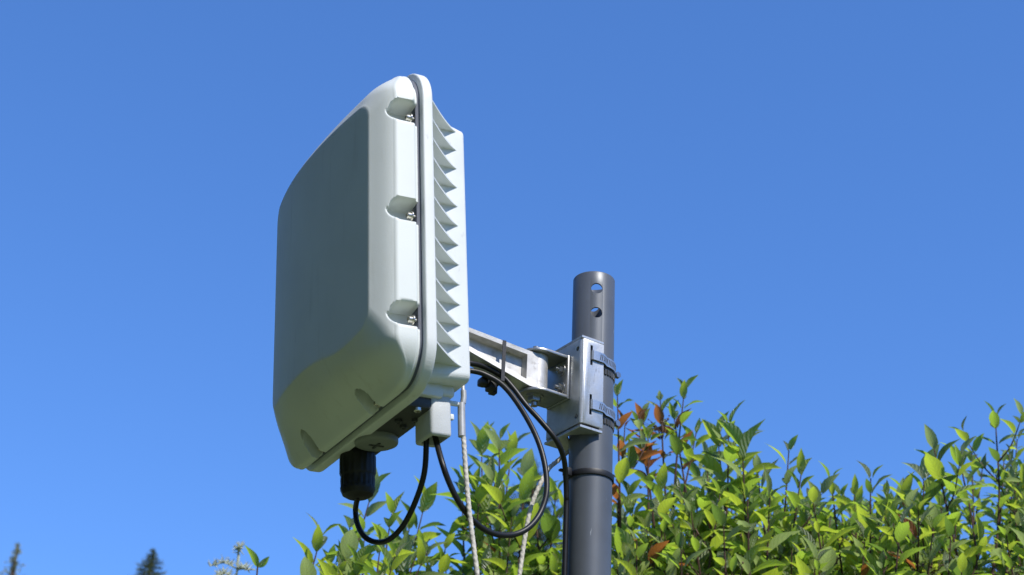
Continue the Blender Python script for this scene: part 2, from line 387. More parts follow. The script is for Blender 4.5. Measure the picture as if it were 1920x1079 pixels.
# cooling fins bracing the flange against the box, both sides
GZ = [0.1395 - 0.0233 * i for i in range(13)]
def fin_mesh(sg):
    bm = bmesh.new(); N = 9; th = 0.0011
    hyp = []
    for i in range(N + 1):
        t = i / N
        x = lerp(0.0148, 0.0700, t); y = 0.1660 - (0.1660 - 0.1150) * (1 - (1 - t) ** 1.2)
        hyp.append((x, y))
    poly = hyp + [(0.0148, 0.1150)]
    poly = [(x, sg * y) for x, y in poly]
    prism(bm, poly, -th, th, 2, bev=0.0007, seg=2)
    return bm
fm = {}
for sg in (-1, 1):
    for i, z in enumerate(GZ):
        if i == 0:
            f0 = finish(fin_mesh(sg), 'cooling_fin', M['white_cast'], ant, angle=50); f0.location = (0, 0, z)
        else:
            f = f0.copy(); COL.objects.link(f); f.location = (0, 0, z)
# cover screws
def screw_bm():
    bm = bmesh.new()
    lathe(bm, [(0.0052, 0), (0.0052, 0.0012), (0.0036, 0.0013), (0.0036, 0.0050), (0.0030, 0.0056), (0.0017, 0.0056), (0.0017, 0.0035)], axis=(-1, 0, 0), n=18)
    lathe(bm, [(0.0018, -0.006), (0.0018, 0)], axis=(-1, 0, 0), n=10)
    return bm
s0 = None
for (y, z) in [(sg * 0.1570, zz) for sg in (-1, 1) for zz in SCREW_Z] + [(yy, -0.1775) for yy in SCREW_Y]:
    if s0 is None: s = s0 = finish(screw_bm(), 'cover_screw', M['screw'], ant)
    else: s = s0.copy(); COL.objects.link(s)
    s.location = (-0.006, y, z)
# underside fittings
bm = bmesh.new(); box(bm, 0.0160, 0.056, -0.100, 0.090, -0.1715, -0.1540, bev=0.004)
finish(bm, 'connector_base', M['white_cast'], ant)
bm = bmesh.new(); box(bm, 0.0165, 0.052, -0.094, 0.085, -0.1835, -0.1700, bev=0.003)
plate = finish(bm, 'connector_plate', M['dark_plate'], ant)
for (x, y) in ((0.030, -0.090), (0.026, -0.052), (0.038, -0.038), (0.042, -0.060), (0.040, 0.030)):
    bm = bmesh.new(); lathe(bm, [(0.0040, 0.0), (0.0040, 0.0030), (0.0033, 0.0038), (0.0018, 0.0038), (0.0018, 0.002)], org=(x, y, -0.1833), axis=(0, 0, -1), n=16)
    finish(bm, 'bolt', M['screw'] if y < -.08 else M['dark_plate'], plate)
bm = bmesh.new()
VC = (0.0285, 0.010)
lathe(bm, [(0.0235, 0), (0.0235, 0.005), (0.0228, 0.0066), (0.0210, 0.0075), (0.010, 0.0078)], org=(VC[0], VC[1], -0.1833), axis=(0, 0, -1), n=48)
vent = finish(bm, 'vent_cap', mat('vent_grey', (0.22, 0.235, 0.225), 0.5, var=.1), ant)
bm = bmesh.new(); box(bm, VC[0] - .0085, VC[0] + .0085, VC[1] - .0013, VC[1] + .0013, -0.1921, -0.1907); box(bm, VC[0] - .0013, VC[0] + .0013, VC[1] - .0085, VC[1] + .0085, -0.1922, -0.1908)
finish(bm, 'cross_mark', M['dark_plate'], vent, smooth=False)
# black cable gland
GL = Vector((0.0290, 0.0610, -0.1833))
rip = lambda t, h: 1 - 0.06 * (0.5 + 0.5 * math.cos(18 * t)) ** 2 if 0.004 < h < 0.026 or 0.029 < h < 0.042 else 0.99
bm = bmesh.new()
lathe(bm, [(0.0188, 0), (0.0198, 0.004), (0.0200, 0.0055), (0.0200, 0.024), (0.0192, 0.0265), (0.0188, 0.0272), (0.0190, 0.031), (0.0186, 0.0385), (0.0192, 0.0395), (0.0190, 0.0430), (0.0168, 0.0480), (0.0120, 0.0510), (0.0060, 0.0518)],
      org=GL, axis=(0, 0, -1), n=72, ripple=rip)
gl = finish(bm, 'cable_gland', M['black_plastic'], ant, angle=30)
# small cable entry box with a collar, under the rear housing
CBX = (0.0420, 0.0670); CBY = (-0.0950, -0.0550)
M['entry_box'] = mat('entry_box', (0.54, 0.56, 0.56), 0.5, 0, 0.4, var=0.1, vscale=40, bump=0.25, bscale=900)
bm = bmesh.new(); box(bm, CBX[0] + .0005, CBX[1] - .0005, CBY[0], CBY[1], -0.2110, -0.165, bev=0.0035, seg=3)
ceb = finish(bm, 'cable_entry_box', M['entry_box'], ant)
cb = bmesh.new(); box(cb, CBX[0] + .0035, CBX[1] - .0035, CBY[0] + .0035, CBY[1] - .010, -0.220, -0.203)
boolean(ceb, cb)
bm = bmesh.new(); box(bm, CBX[0] - .003, CBX[1] + .003, CBY[0] - .003, CBY[1] + .003, -0.1680, -0.1545, bev=0.004, seg=4)
finish(bm, 'collar', M['white_cast'], ceb)
bm = bmesh.new(); lathe(bm, [(0.0028, 0), (0.0028, 0.009), (0.0018, 0.011)], org=(CBX[1] - .001, -0.090, -0.172), axis=(1, 0, 0), n=14)
box(bm, CBX[1] - .001, CBX[1] + .003, -0.0935, -0.0885, -0.191, -0.185, bev=.0008)
finish(bm, 'latch', M['white_cast'], ceb)
# mounting plate on the rear face
bm = bmesh.new(); box(bm, 0.0799, 0.0855, -0.045, 0.045, -0.085, 0.005, bev=0.0015)
finish(bm, 'mounting_plate', M['cast_alu'], ant)

# ------------------------------------------------------------------ mounting bracket (arm, clevis, pole saddle)
YB = R(57)
BX = Vector((math.sin(YB), math.cos(YB), 0)); BY = Vector((-math.cos(YB), math.sin(YB), 0))
BM = Matrix((BX, BY, Vector((0, 0, 1)))).transposed().to_4x4(); BM.translation = POLE + Vector((0, 0, 2.306))
br = thing('mounting_bracket', BM, 'silver metal arm and clamp bracket joining the antenna to the pole', 'bracket')
BH = 0.112
def channel_poly(x0, x1, yn, yf, th, rad):
    def arc(cx, cy, r, a0, a1, k=5): return [(cx + r * math.cos(R(a0 + (a1 - a0) * i / k)), cy + r * math.sin(R(a0 + (a1 - a0) * i / k))) for i in range(k + 1)]
    o = [(x1, yn)] + arc(x0 + rad, yn + rad, rad, 270, 180) + arc(x0 + rad, yf - rad, rad, 180, 90) + [(x1, yf)]
    ri = rad - th
    i = [(x1, yf - th)] + arc(x0 + rad, yf - rad, ri, 90, 180) + arc(x0 + rad, yn + rad, ri, 180, 270) + [(x1, yn + th)]
    return o + i
bm = bmesh.new(); prism(bm, channel_poly(-0.0370, -0.0065, -0.0305, 0.040, 0.0026, 0.0048), 0.0035, BH - 0.0035, 2, bev=0.0005, seg=1)
sad = finish(bm, 'saddle_plate', M['galvanised'], br, angle=30)
cb = bmesh.new()
BANDZ = (0.0285, 0.0900)
for z in BANDZ:
    for y in (-0.0305, 0.040): box(cb, -0.0255, -0.0222, y - .004, y + .004, z - .0125, z + .0125)
for y, z in ((-0.0215, 0.0975), (-0.0215, 0.0130), (0.031, 0.0975), (0.031, 0.013)): lathe(cb, [(0.0029, -0.045), (0.0029, -0.03)], org=(0, y, z), axis=(1, 0, 0), n=16)
boolean(sad, cb)
# top and bottom jaw plates with a V cut that bites the pole
def jaw(z0, z1, dx):
    bm = bmesh.new()
    poly = [(-0.0372 - dx, -0.0300), (-0.0065, -0.0300), (-0.0065, -0.0275)]
    for k in range(8):
        t = k / 7; y = lerp(-0.0262, -0.004, t); x = -0.0075 - (0.0225) * t
        poly += [(x, y), (x - .0028, y + .0012)]
    poly += [(-0.0295, 0.0)]
    for k in range(8):
        t = 1 - k / 7; y = lerp(0.0262, 0.004, t); x = -0.0075 - (0.0225) * t
        poly += [(x - .0028, y - .0012), (x, y)]
    poly += [(-0.0065, 0.0275), (-0.0065, 0.0395), (-0.0372 - dx, 0.0395)]
    prism(bm, poly, z0, z1, 2, bev=0.0004, seg=1)
    return finish(bm, 'jaw_plate', M['galvanised'], br, smooth=False)
jaw(BH - 0.0030, BH + 0.0002, 0.0); jaw(-0.0022, 0.0010, 0.0)
for z in (0.0160, 0.0775):                                                   # dark toothed grips hugging the pole under each band
    bm = bmesh.new()
    for k in range(26):
        a = R(-118 + k * 9.4)
        p = Vector((math.cos(a), math.sin(a), 0)); q = Vector((-math.sin(a), math.cos(a), 0))
        vs = []
        for zz in (z - .003, z + .0035):
            for r_, s_ in ((PR + .0001, -1), (PR + .0014, -.6), (PR + .0014, .6), (PR + .0001, 1)):
                v = p * r_ + q * s_ * .0018; vs.append(bm.verts.new((v.x, v.y, zz)))
        for qd in ((0, 1, 2, 3), (7, 6, 5, 4), (0, 4, 5, 1), (1, 5, 6, 2), (2, 6, 7, 3), (3, 7, 4, 0)): bm.faces.new([vs[i] for i in qd])
    finish(bm, 'toothed_grip', M['dark_plate'], br, smooth=False)
# clevis: back plate and two ears
PV = Vector((-0.0715, 0.0125))                                               # pivot
CZ0, CZ1 = 0.0395, 0.0925
bm = bmesh.new(); box(bm, -0.0408, -0.0372, -0.0085, 0.0330, CZ0 - .001, CZ1 + .001, bev=0.001)
clev = finish(bm, 'clevis', M['clevis'], br)
def ear(z0, z1):
    poly = [(-0.0410, -0.0085)]
    c0 = (-0.0650, 0.0123); r0 = 0.0208
    for k in range(13):
        a = R(270 - 180 * k / 12); poly.append((PV.x + 0.0025 + 0.021 * math.cos(a), c0[1] + r0 * math.sin(a)))
    poly += [(-0.0410, 0.0330)]
    bm = bmesh.new(); prism(bm, poly, z0, z1, 2, bev=0.0009, seg=2)
    return finish(bm, 'ear', M['clevis'], clev, angle=30)
ear(CZ1 - .0036, CZ1); ear(CZ0, CZ0 + .0036)
def hexbolt(org, axis, parent, r=0.0078, h=0.006, washer=0.0105, mt='bolt'):
    bm = bmesh.new(); lathe(bm, [(washer, 0), (washer, 0.0014)], org=org, axis=axis, n=28)
    o = Vector(org) + Vector(axis) * 0.0014
    lathe(bm, [(r, 0), (r, h * .85), (r * .86, h)], org=o, axis=axis, n=6)
    lathe(bm, [(r * .5, 0), (r * .5, 0.0045)], org=o + Vector(axis) * h, axis=axis, n=16)
    return finish(bm, 'bolt', M[mt], parent, angle=25)
hexbolt((PV.x, PV.y, CZ0 - .0001), (0, 0, -1), clev)
hexbolt((PV.x, PV.y, CZ1 + .0001), (0, 0, 1), clev, h=0.003)
for z in (0.055, 0.078): hexbolt((-0.0409, 0.0035, z), (-1, 0, 0), clev, r=0.005, h=0.004, washer=0.0072)
# arm: I-section casting from the knuckle at the pivot to the antenna's rear plate
pw = BM @ Vector((PV.x, PV.y, 0)); aw = DEV @ Vector((0.084, 0.0, -0.05))
al = BM.inverted() @ aw
d2 = Vector((al.x - PV.x, al.y - PV.y)); LEN = d2.length; d2.normalize()
AM = Matrix.Translation((PV.x, PV.y, 0)) @ Matrix.Rotation(math.atan2(d2.y, d2.x), 4, 'Z')
HW = 0.0135
def arm_side(u):                                                             # u 0 at pivot .. LEN at the antenna
    t = max(0, (u - 0.012)) / (LEN - 0.012)
    top = lerp(0.0873, 0.1030, t); bot = lerp(0.0440, 0.0835, min(1, t))
    return top, bot
bm = bmesh.new()
def arm_poly(k0, k1, ins_t, ins_b, e0, e1):
    us = [lerp(k0, k1, i / 10) for i in range(11)]
    top = [(u, arm_side(u)[0] - ins_t) for u in us]; bot = [(u, arm_side(u)[1] + ins_b) for u in us]
    return top, bot
U0, U1 = 0.0, LEN
to, bo = arm_poly(U0, U1, 0, 0, 0, 0)
ti, bi = arm_poly(0.0175, LEN - 0.004, 0.0052, 0.0062, 0, 0)
for sg in (-1, 1):
    O_ = [bm.verts.new((u, sg * HW, z)) for u, z in to + bo[::-1]]
    I_ = [bm.verts.new((u, sg * (HW - .0004), z)) for u, z in ti + bi[::-1]]
    D_ = [bm.verts.new((lerp(u, 0.085, .02), sg * 0.0020, lerp(z, .0745, .05))) for u, z in ti + bi[::-1]]
    n = len(O_)
    for i in range(n):
        j = (i + 1) % n
        bm.faces.new((O_[i], O_[j], I_[j], I_[i])); bm.faces.new((I_[i], I_[j], D_[j], D_[i]))
    for i in range(10):
        bm.faces.new((D_[i], D_[i + 1], D_[20 - i], D_[21 - i]))
    if sg < 0: OA = O_
    else:
        for i in range(n): j = (i + 1) % n; bm.faces.new((OA[i], OA[j], O_[j], O_[i]))
kn = []
for k in range(40):
    a = 2 * math.pi * k / 40; kn.append((0.0142 * math.cos(a), 0.0138 * math.sin(a)))
prism(bm, kn, CZ0 + .0042, CZ1 - .0042, 2, bev=0.0006)
bmesh.ops.transform(bm, matrix=AM, verts=bm.verts)
arm = finish(bm, 'arm', M['cast_alu'], br, angle=28)
bm = bmesh.new(); box(bm, LEN - .004, LEN + 0.0005, -0.024, 0.024, 0.060, 0.112, bev=.001); bmesh.ops.transform(bm, matrix=AM, verts=bm.verts)
finish(bm, 'arm_foot', M['cast_alu'], arm)

# ------------------------------------------------------------------ hose clamps round the pole
def hose_clamp(z, label):
    t = thing('hose_clamp', BM @ Matrix.Translation((0, 0, z)), label, 'clamp', 'hose clamps holding the bracket on the pole')
    r = PR + 0.0016; hw = 0.0057; th = 0.0008
    path = []
    path += [(-0.0238, -0.0270), (-0.0236, -0.0312), (-0.0225, -0.0322), (-0.016, -0.0324), (-0.0075, -0.0321)]
    a0, a1 = -88, 88
    for k in range(33):
        a = R(a0 + (a1 - a0) * k / 32); path.append((r * math.cos(a), r * math.sin(a)))
    path += [(-0.0060, 0.0335), (-0.016, 0.0415), (-0.0225, 0.0422), (-0.0236, 0.0410), (-0.0238, 0.036)]
    bm = bmesh.new(); prev = None
    P = [Vector(p) for p in path]
    for i, p in enumerate(P):
        d = (P[min(i + 1, len(P) - 1)] - P[max(0, i - 1)]).normalized(); nrm = Vector((d.y, -d.x))
        q = [bm.verts.new((*(p + nrm * s), zz)) for s, zz in ((0, -hw), (th, -hw), (th, hw), (0, hw))]
        if prev:
            for a, b in ((0, 1), (1, 2), (2, 3), (3, 0)): bm.faces.new((prev[a], prev[b], q[b], q[a]))
        else: bm.faces.new(q)
        prev = q
    bm.faces.new(prev[::-1])
    band = finish(bm, 'band', M['steel'], t, angle=40)
    # worm slots: dark angled perforations, one joined part of the band
    bm = bmesh.new(); acc = 0; s_next = 0.0035
    for i in range(3, 26):
        seg = P[i + 1] - P[i]; L_ = seg.length
        while s_next < acc + L_:
            u = (s_next - acc) / L_; c = P[i] + seg * u; d = seg.normalized(); nrm = Vector((d.y, -d.x))
            vs = []
            for zz, sh in ((-.0036, -.0006), (.0036, .0006)):
                for du in (-.00055, .00055):
                    for o_ in (th - .0003, th + .00012):
                        pt = c + d * (du + sh) + nrm * o_; vs.append(bm.verts.new((*pt, zz)))
            for qd in ((0, 1, 3, 2), (4, 6, 7, 5), (0, 4, 5, 1), (2, 3, 7, 6), (0, 2, 6, 4), (1, 5, 7, 3)): bm.faces.new([vs[k] for k in qd])
            s_next += 0.0026
        acc += L_
    pf = finish(bm, 'perforations', M['dark_plate'], band, smooth=False); pf['kind'] = 'stuff'
    # screw housing on the right side of the pole
    a = R(8); rad = Vector((math.cos(a), math.sin(a), 0)); tan = Vector((-math.sin(a), math.cos(a), 0))
    HMx = Matrix((tan, rad, Vector((0, 0, 1)))).transposed().to_4x4(); HMx.translation = rad * (r + .001)
    bm = bmesh.new(); box(bm, -.006, .006, -.0003, .0058, -.0064, .0064, bev=.0020, seg=3); bmesh.ops.transform(bm, matrix=HMx, verts=bm.verts)
    hs = finish(bm, 'screw_housing', M['bolt'], t)
    bm = bmesh.new(); lathe(bm, [(.0026, -.010), (.0026, .004)], org=(0, .0038, 0), axis=(1, 0, 0), n=12); lathe(bm, [(.0040, -.0125), (.0040, -.0085)], org=(0, .0038, 0), axis=(1, 0, 0), n=6)
    bmesh.ops.transform(bm, matrix=HMx, verts=bm.verts); finish(bm, 'worm_screw', M['bolt'], hs, angle=25)
    return t
hose_clamp(BANDZ[1], 'upper of two perforated steel hose clamps round the pole')
hose_clamp(BANDZ[0], 'lower of two perforated steel hose clamps round the pole')

# ------------------------------------------------------------------ cable ties
TZ = 2.2595
def pole_tie():
    t = thing('cable_tie', Matrix.Translation(POLE + Vector((0, 0, TZ))), 'black cable tie strapped round the pole below the bracket', 'cable tie')
    r = PR + .0004; bm = bmesh.new(); n = 64
    prof = [(r, -.0034), (r + .0013, -.0032), (r + .0016, -.002), (r + .0016, .002), (r + .0013, .0032), (r, .0034)]
    rg = [[bm.verts.new((q * math.cos(2 * math.pi * i / n), q * math.sin(2 * math.pi * i / n), z)) for i in range(n)] for q, z in prof]
    for p, q in zip(rg, rg[1:] + rg[:1]):
        for i in range(n): bm.faces.new((p[i], p[(i + 1) % n], q[(i + 1) % n], q[i]))
    finish(bm, 'strap', M['black_plastic'], t, angle=30)
    bm = bmesh.new(); a = R(215); d = Vector((math.cos(a), math.sin(a), 0)); q = Vector((-math.sin(a), math.cos(a), 0))
    Mx = Matrix((d, q, Vector((0, 0, 1)))).transposed().to_4x4(); Mx.translation = d * (PR + .0075)
    box(bm, -.004, .0045, -.004, .004, -.0048, .0048, bev=.0012); box(bm, .004, .011, -.0024, .0024, -.0012, .0012, bev=.0004)
    bmesh.ops.transform(bm, matrix=Mx, verts=bm.verts); finish(bm, 'tie_head', M['black_plastic'], t)
pole_tie()
def arm_tie():
    u = LEN * 0.34; top, bot = arm_side(u)
    mx = BM @ AM @ Matrix.Translation((u, 0, 0))
    t = thing('cable_tie', mx, 'black cable tie strapped round the bracket arm and cables', 'cable tie')
    bm = bmesh.new(); w = .0022; e = .0006; b2 = bot - .0130
    out = [(-HW - e, b2), (-HW - e, top + e), (HW + e, top + e), (HW + e, b2)]
    inn = [(-HW - e + .0011, b2 + .0011), (-HW - e + .0011, top + e - .0004), (HW + e - .0011, top + e - .0004), (HW + e - .0011, b2 + .0011)]
    vo = [[bm.verts.new((x, y, z)) for y, z in out] for x in (-w, w)]; vi = [[bm.verts.new((x, y, z)) for y, z in inn] for x in (-w, w)]
    for i in range(4):
        j = (i + 1) % 4
        bm.faces.new((vo[0][i], vo[0][j], vo[1][j], vo[1][i])); bm.faces.new((vi[0][i], vi[1][i], vi[1][j], vi[0][j]))
        bm.faces.new((vo[0][i], vi[0][i], vi[0][j], vo[0][j])); bm.faces.new((vo[1][i], vo[1][j], vi[1][j], vi[1][i]))
    finish(bm, 'strap', M['black_plastic'], t, smooth=False)
    bm = bmesh.new(); box(bm, -.004, .004, -HW - .002, -HW + .007, b2 - .007, b2 + .002, bev=.001); box(bm, .001, .0075, -HW - .001, -HW + .005, b2 - .004, b2 - .001, bev=.0006)
    finish(bm, 'tie_head', M['black_plastic'], t)
    # the knot of cable ends hanging below the arm
    bm = bmesh.new()
    box(bm, .002, .011, -.010, .006, b2 - .0075, b2 + .004, bev=.002); box(bm, .0125, .0215, -.009, .005, b2 - .004, b2 + .005, bev=.002)
    box(bm, .008, .0165, -.012, .002, b2 - .002, b2 + .008, bev=.002)
    finish(bm, 'tie_block', M['black_plastic'], t)
arm_tie()

# ------------------------------------------------------------------ cables
def cable(name, pts, rad, label, cat='cable', mt='cable', k=10):
    bm = bmesh.new(); tube(bm, spline(pts, k), rad, 14)
    o = finish(bm, name, M[mt]); return tag(o, label, cat)
gw = DEV @ Vector((GL.x, GL.y, -0.233)); gb = DEV @ Vector((GL.x, GL.y, -0.252))
c1 = DEV @ Vector((0.0475, -0.074, -0.204)); c2 = DEV @ Vector((0.0570, -0.074, -0.204))
A_ = [gw] + [at(px, py, Y) for px, py, Y in ((666.5, 958, 1.664), (671, 985, 1.658), (684, 1007, 1.645), (706, 1017, 1.635), (731, 1011, 1.615), (757, 984, 1.59), (780, 938, 1.565), (796, 884, 1.54))] + [c1]
cable('cable', A_, 0.0030, 'black cable looping from the screw gland to the small white box')
B_ = [c2] + [at(px, py, Y) for px, py, Y in ((829, 868, 1.515), (843, 907, 1.52), (863, 946, 1.53), (892, 981, 1.545), (926, 1001, 1.56), (962, 1003, 1.575), (992, 989, 1.585), (1014, 960, 1.595), (1025, 920, 1.60), (1021, 869, 1.605), (1005, 818, 1.612), (976, 765, 1.622), (944, 724, 1.628), (910, 703, 1.627), (885, 696, 1.622), (850, 693, 1.615))]
cable('cable', B_, 0.0031, 'black cable hanging in a long loop from the white box back up to the arm')
C_ = [at(px, py, Y) for px, py, Y in ((848, 679, 1.608), (880, 681, 1.616), (908, 688, 1.627), (941, 706, 1.636), (963, 729, 1.638), (986, 759, 1.638), (1014, 790, 1.636), (1043, 826, 1.640), (1057, 860, 1.655), (1060.5, 893, 1.668), (1062, 930, 1.675), (1060.5, 1000, 1.678))]
pl = C_[-1]; dv = pl - POLE; dv.z = 0
C_ += [Vector((pl.x, pl.y, 1.9)), Vector((pl.x, pl.y, 1.2)), Vector((pl.x, pl.y, .5)), Vector((pl.x, pl.y, .006))]
cable('cable', C_, 0.0031, 'black cable bending off the arm and running down the side of the pole')

# ------------------------------------------------------------------ guy ropes
def rope_mod(t, s): return 1 + 0.10 * math.sin(2 * t + s * 2 * math.pi / 0.0066) + 0.05 * math.sin(3 * t - s * 2 * math.pi / 0.0051)
def guy(name, pts, label, straight_from=None):
    P = spline(pts, 60)
    bm = bmesh.new(); tube(bm, P, 0.0025, 10, mod=rope_mod)
    return tag(finish(bm, name, M['rope'], angle=180), label, 'rope')
def dense(a, b, step=0.0016): 
    k = int((b - a).length / step); return [a.lerp(b, i / k) for i in range(k + 1)]
h0 = at(868.5, 726, 1.528); h1 = at(865, 758, 1.528); h2 = at(866, 817, 1.528)
rt = at(869, 822, 1.528); rm = at(880, 960, 1.53); rb = at(895, 1079, 1.532)
dirr = (rb - rm).normalized(); gnd = rb + dirr * (rb.z / -dirr.z)
bm = bmesh.new(); Pp = [p for p in spline([h2, rt, at(873, 880, 1.529), rm, rb], 60)]
tube(bm, Pp, 0.0025, 10, mod=rope_mod); tube(bm, dense(rb, gnd, .02), 0.0025, 8)
rope1 = tag(finish(bm, 'guy_rope', M['rope'], angle=180), 'white twisted rope hanging from a grey sleeve behind the antenna', 'rope')
bm = bmesh.new(); tube(bm, [at(865, 757, 1.528), at(865.3, 785, 1.528), at(866, 819, 1.528)], 0.0040, 16); finish(bm, 'sleeve', M['sleeve'], rope1, angle=50)
bm = bmesh.new(); tube(bm, [at(868, 715, 1.531), at(868.5, 735, 1.529)], 0.0020, 12); tube(bm, [at(869, 733, 1.528), at(869.5, 745, 1.528), at(868, 757, 1.528)], 0.0031, 12); finish(bm, 'hook', M['sleeve'], rope1, angle=50)
q0 = BM @ Vector((-0.004, 0.034, 0.0)); q = [q0, at(1066, 846, 1.70), at(1045, 865, 1.70), at(1030, 878, 1.695), at(1016, 902, 1.69), at(996, 950, 1.69), at(984, 1010, 1.69), at(974, 1079, 1.69)]
bm = bmesh.new(); tube(bm, spline(q, 50), 0.0025, 10, mod=rope_mod)
dirr = (q[-1] - q[-2]).normalized(); gnd = q[-1] + dirr * (q[-1].z / -dirr.z); tube(bm, dense(q[-1], gnd, .02), 0.0025, 8)
tag(finish(bm, 'guy_rope', M['rope'], angle=180), 'white twisted rope slanting down from behind the bracket beside the pole', 'rope')

# ------------------------------------------------------------------ dogwood shrubs
def leaf_mesh(seed, mt):
    rnd = random.Random(seed)
    rows = (0.0, 0.12, 0.30, 0.50, 0.70, 0.87); us = (-1, -0.5, 0, 0.5, 1)
    wmax = rnd.uniform(.165, .225); fold = rnd.uniform(.25, .85); droop = rnd.uniform(.05, .42); tw = rnd.uniform(-.5, .5); wv = rnd.uniform(0, 6)
    verts, uvs, faces = [], [], []
    def pt(u, t):
        hw = wmax * (math.sin(math.pi * min(1, t) ** 0.78) ** 0.85 if 0 < t < 1 else 0.0) + (.012 if t < .05 else 0)
        if t > .8: hw *= 1 - .35 * (t - .8) / .2
        x = u * hw; z = abs(u) ** 1.3 * hw * fold - droop * t * t + .012 * math.sin(wv + t * 9) * abs(u)
        a = tw * t; y = t
        return (x * math.cos(a) - z * math.sin(a) * .0, y, z + x * math.sin(a))
    for t in rows:
        for u in us: verts.append(pt(u, t)); uvs.append((u * .5 + .5, t))
    verts.append(pt(0, 1.0)); uvs.append((.5, 1.0))
    for r in range(len(rows) - 1):
        for c in range(4):
            a = r * 5 + c; faces.append((a, a + 1, a + 6, a + 5))
    tip = len(verts) - 1; b = (len(rows) - 1) * 5
    for c in range(4): faces.append((b + c, b + c + 1, tip))
    me = bpy.data.meshes.new('leaf'); me.from_pydata(verts, [], faces)
    ul = me.uv_layers.new(name='UVMap')
    for lp in me.loops: ul.data[lp.index].uv = uvs[lp.vertex_index]
    me.shade_smooth(); me.materials.append(LEAF_M[mt]); return me, verts, faces, uvs
LEAVES = {(s, k): leaf_mesh(100 + s, k) for s in range(6) for k in range(5)}

def in_frame(p):
    d = p - CAM; z = d.dot(FWD)
    if z <= 0: return None
    return 960 + FPX * d.dot(RGT) / z, 539.5 - FPX * d.dot(UPV) / z, z

def leaf_matrix(p, d, up, L):
    y = d.normalized(); z = (up - y * up.dot(y))
    if z.length < 1e-3: z = y.orthogonal()
    z.normalize(); x = y.cross(z)
    mx = Matrix((x * L, y * L, z * L)).transposed().to_4x4(); mx.translation = p; return mx

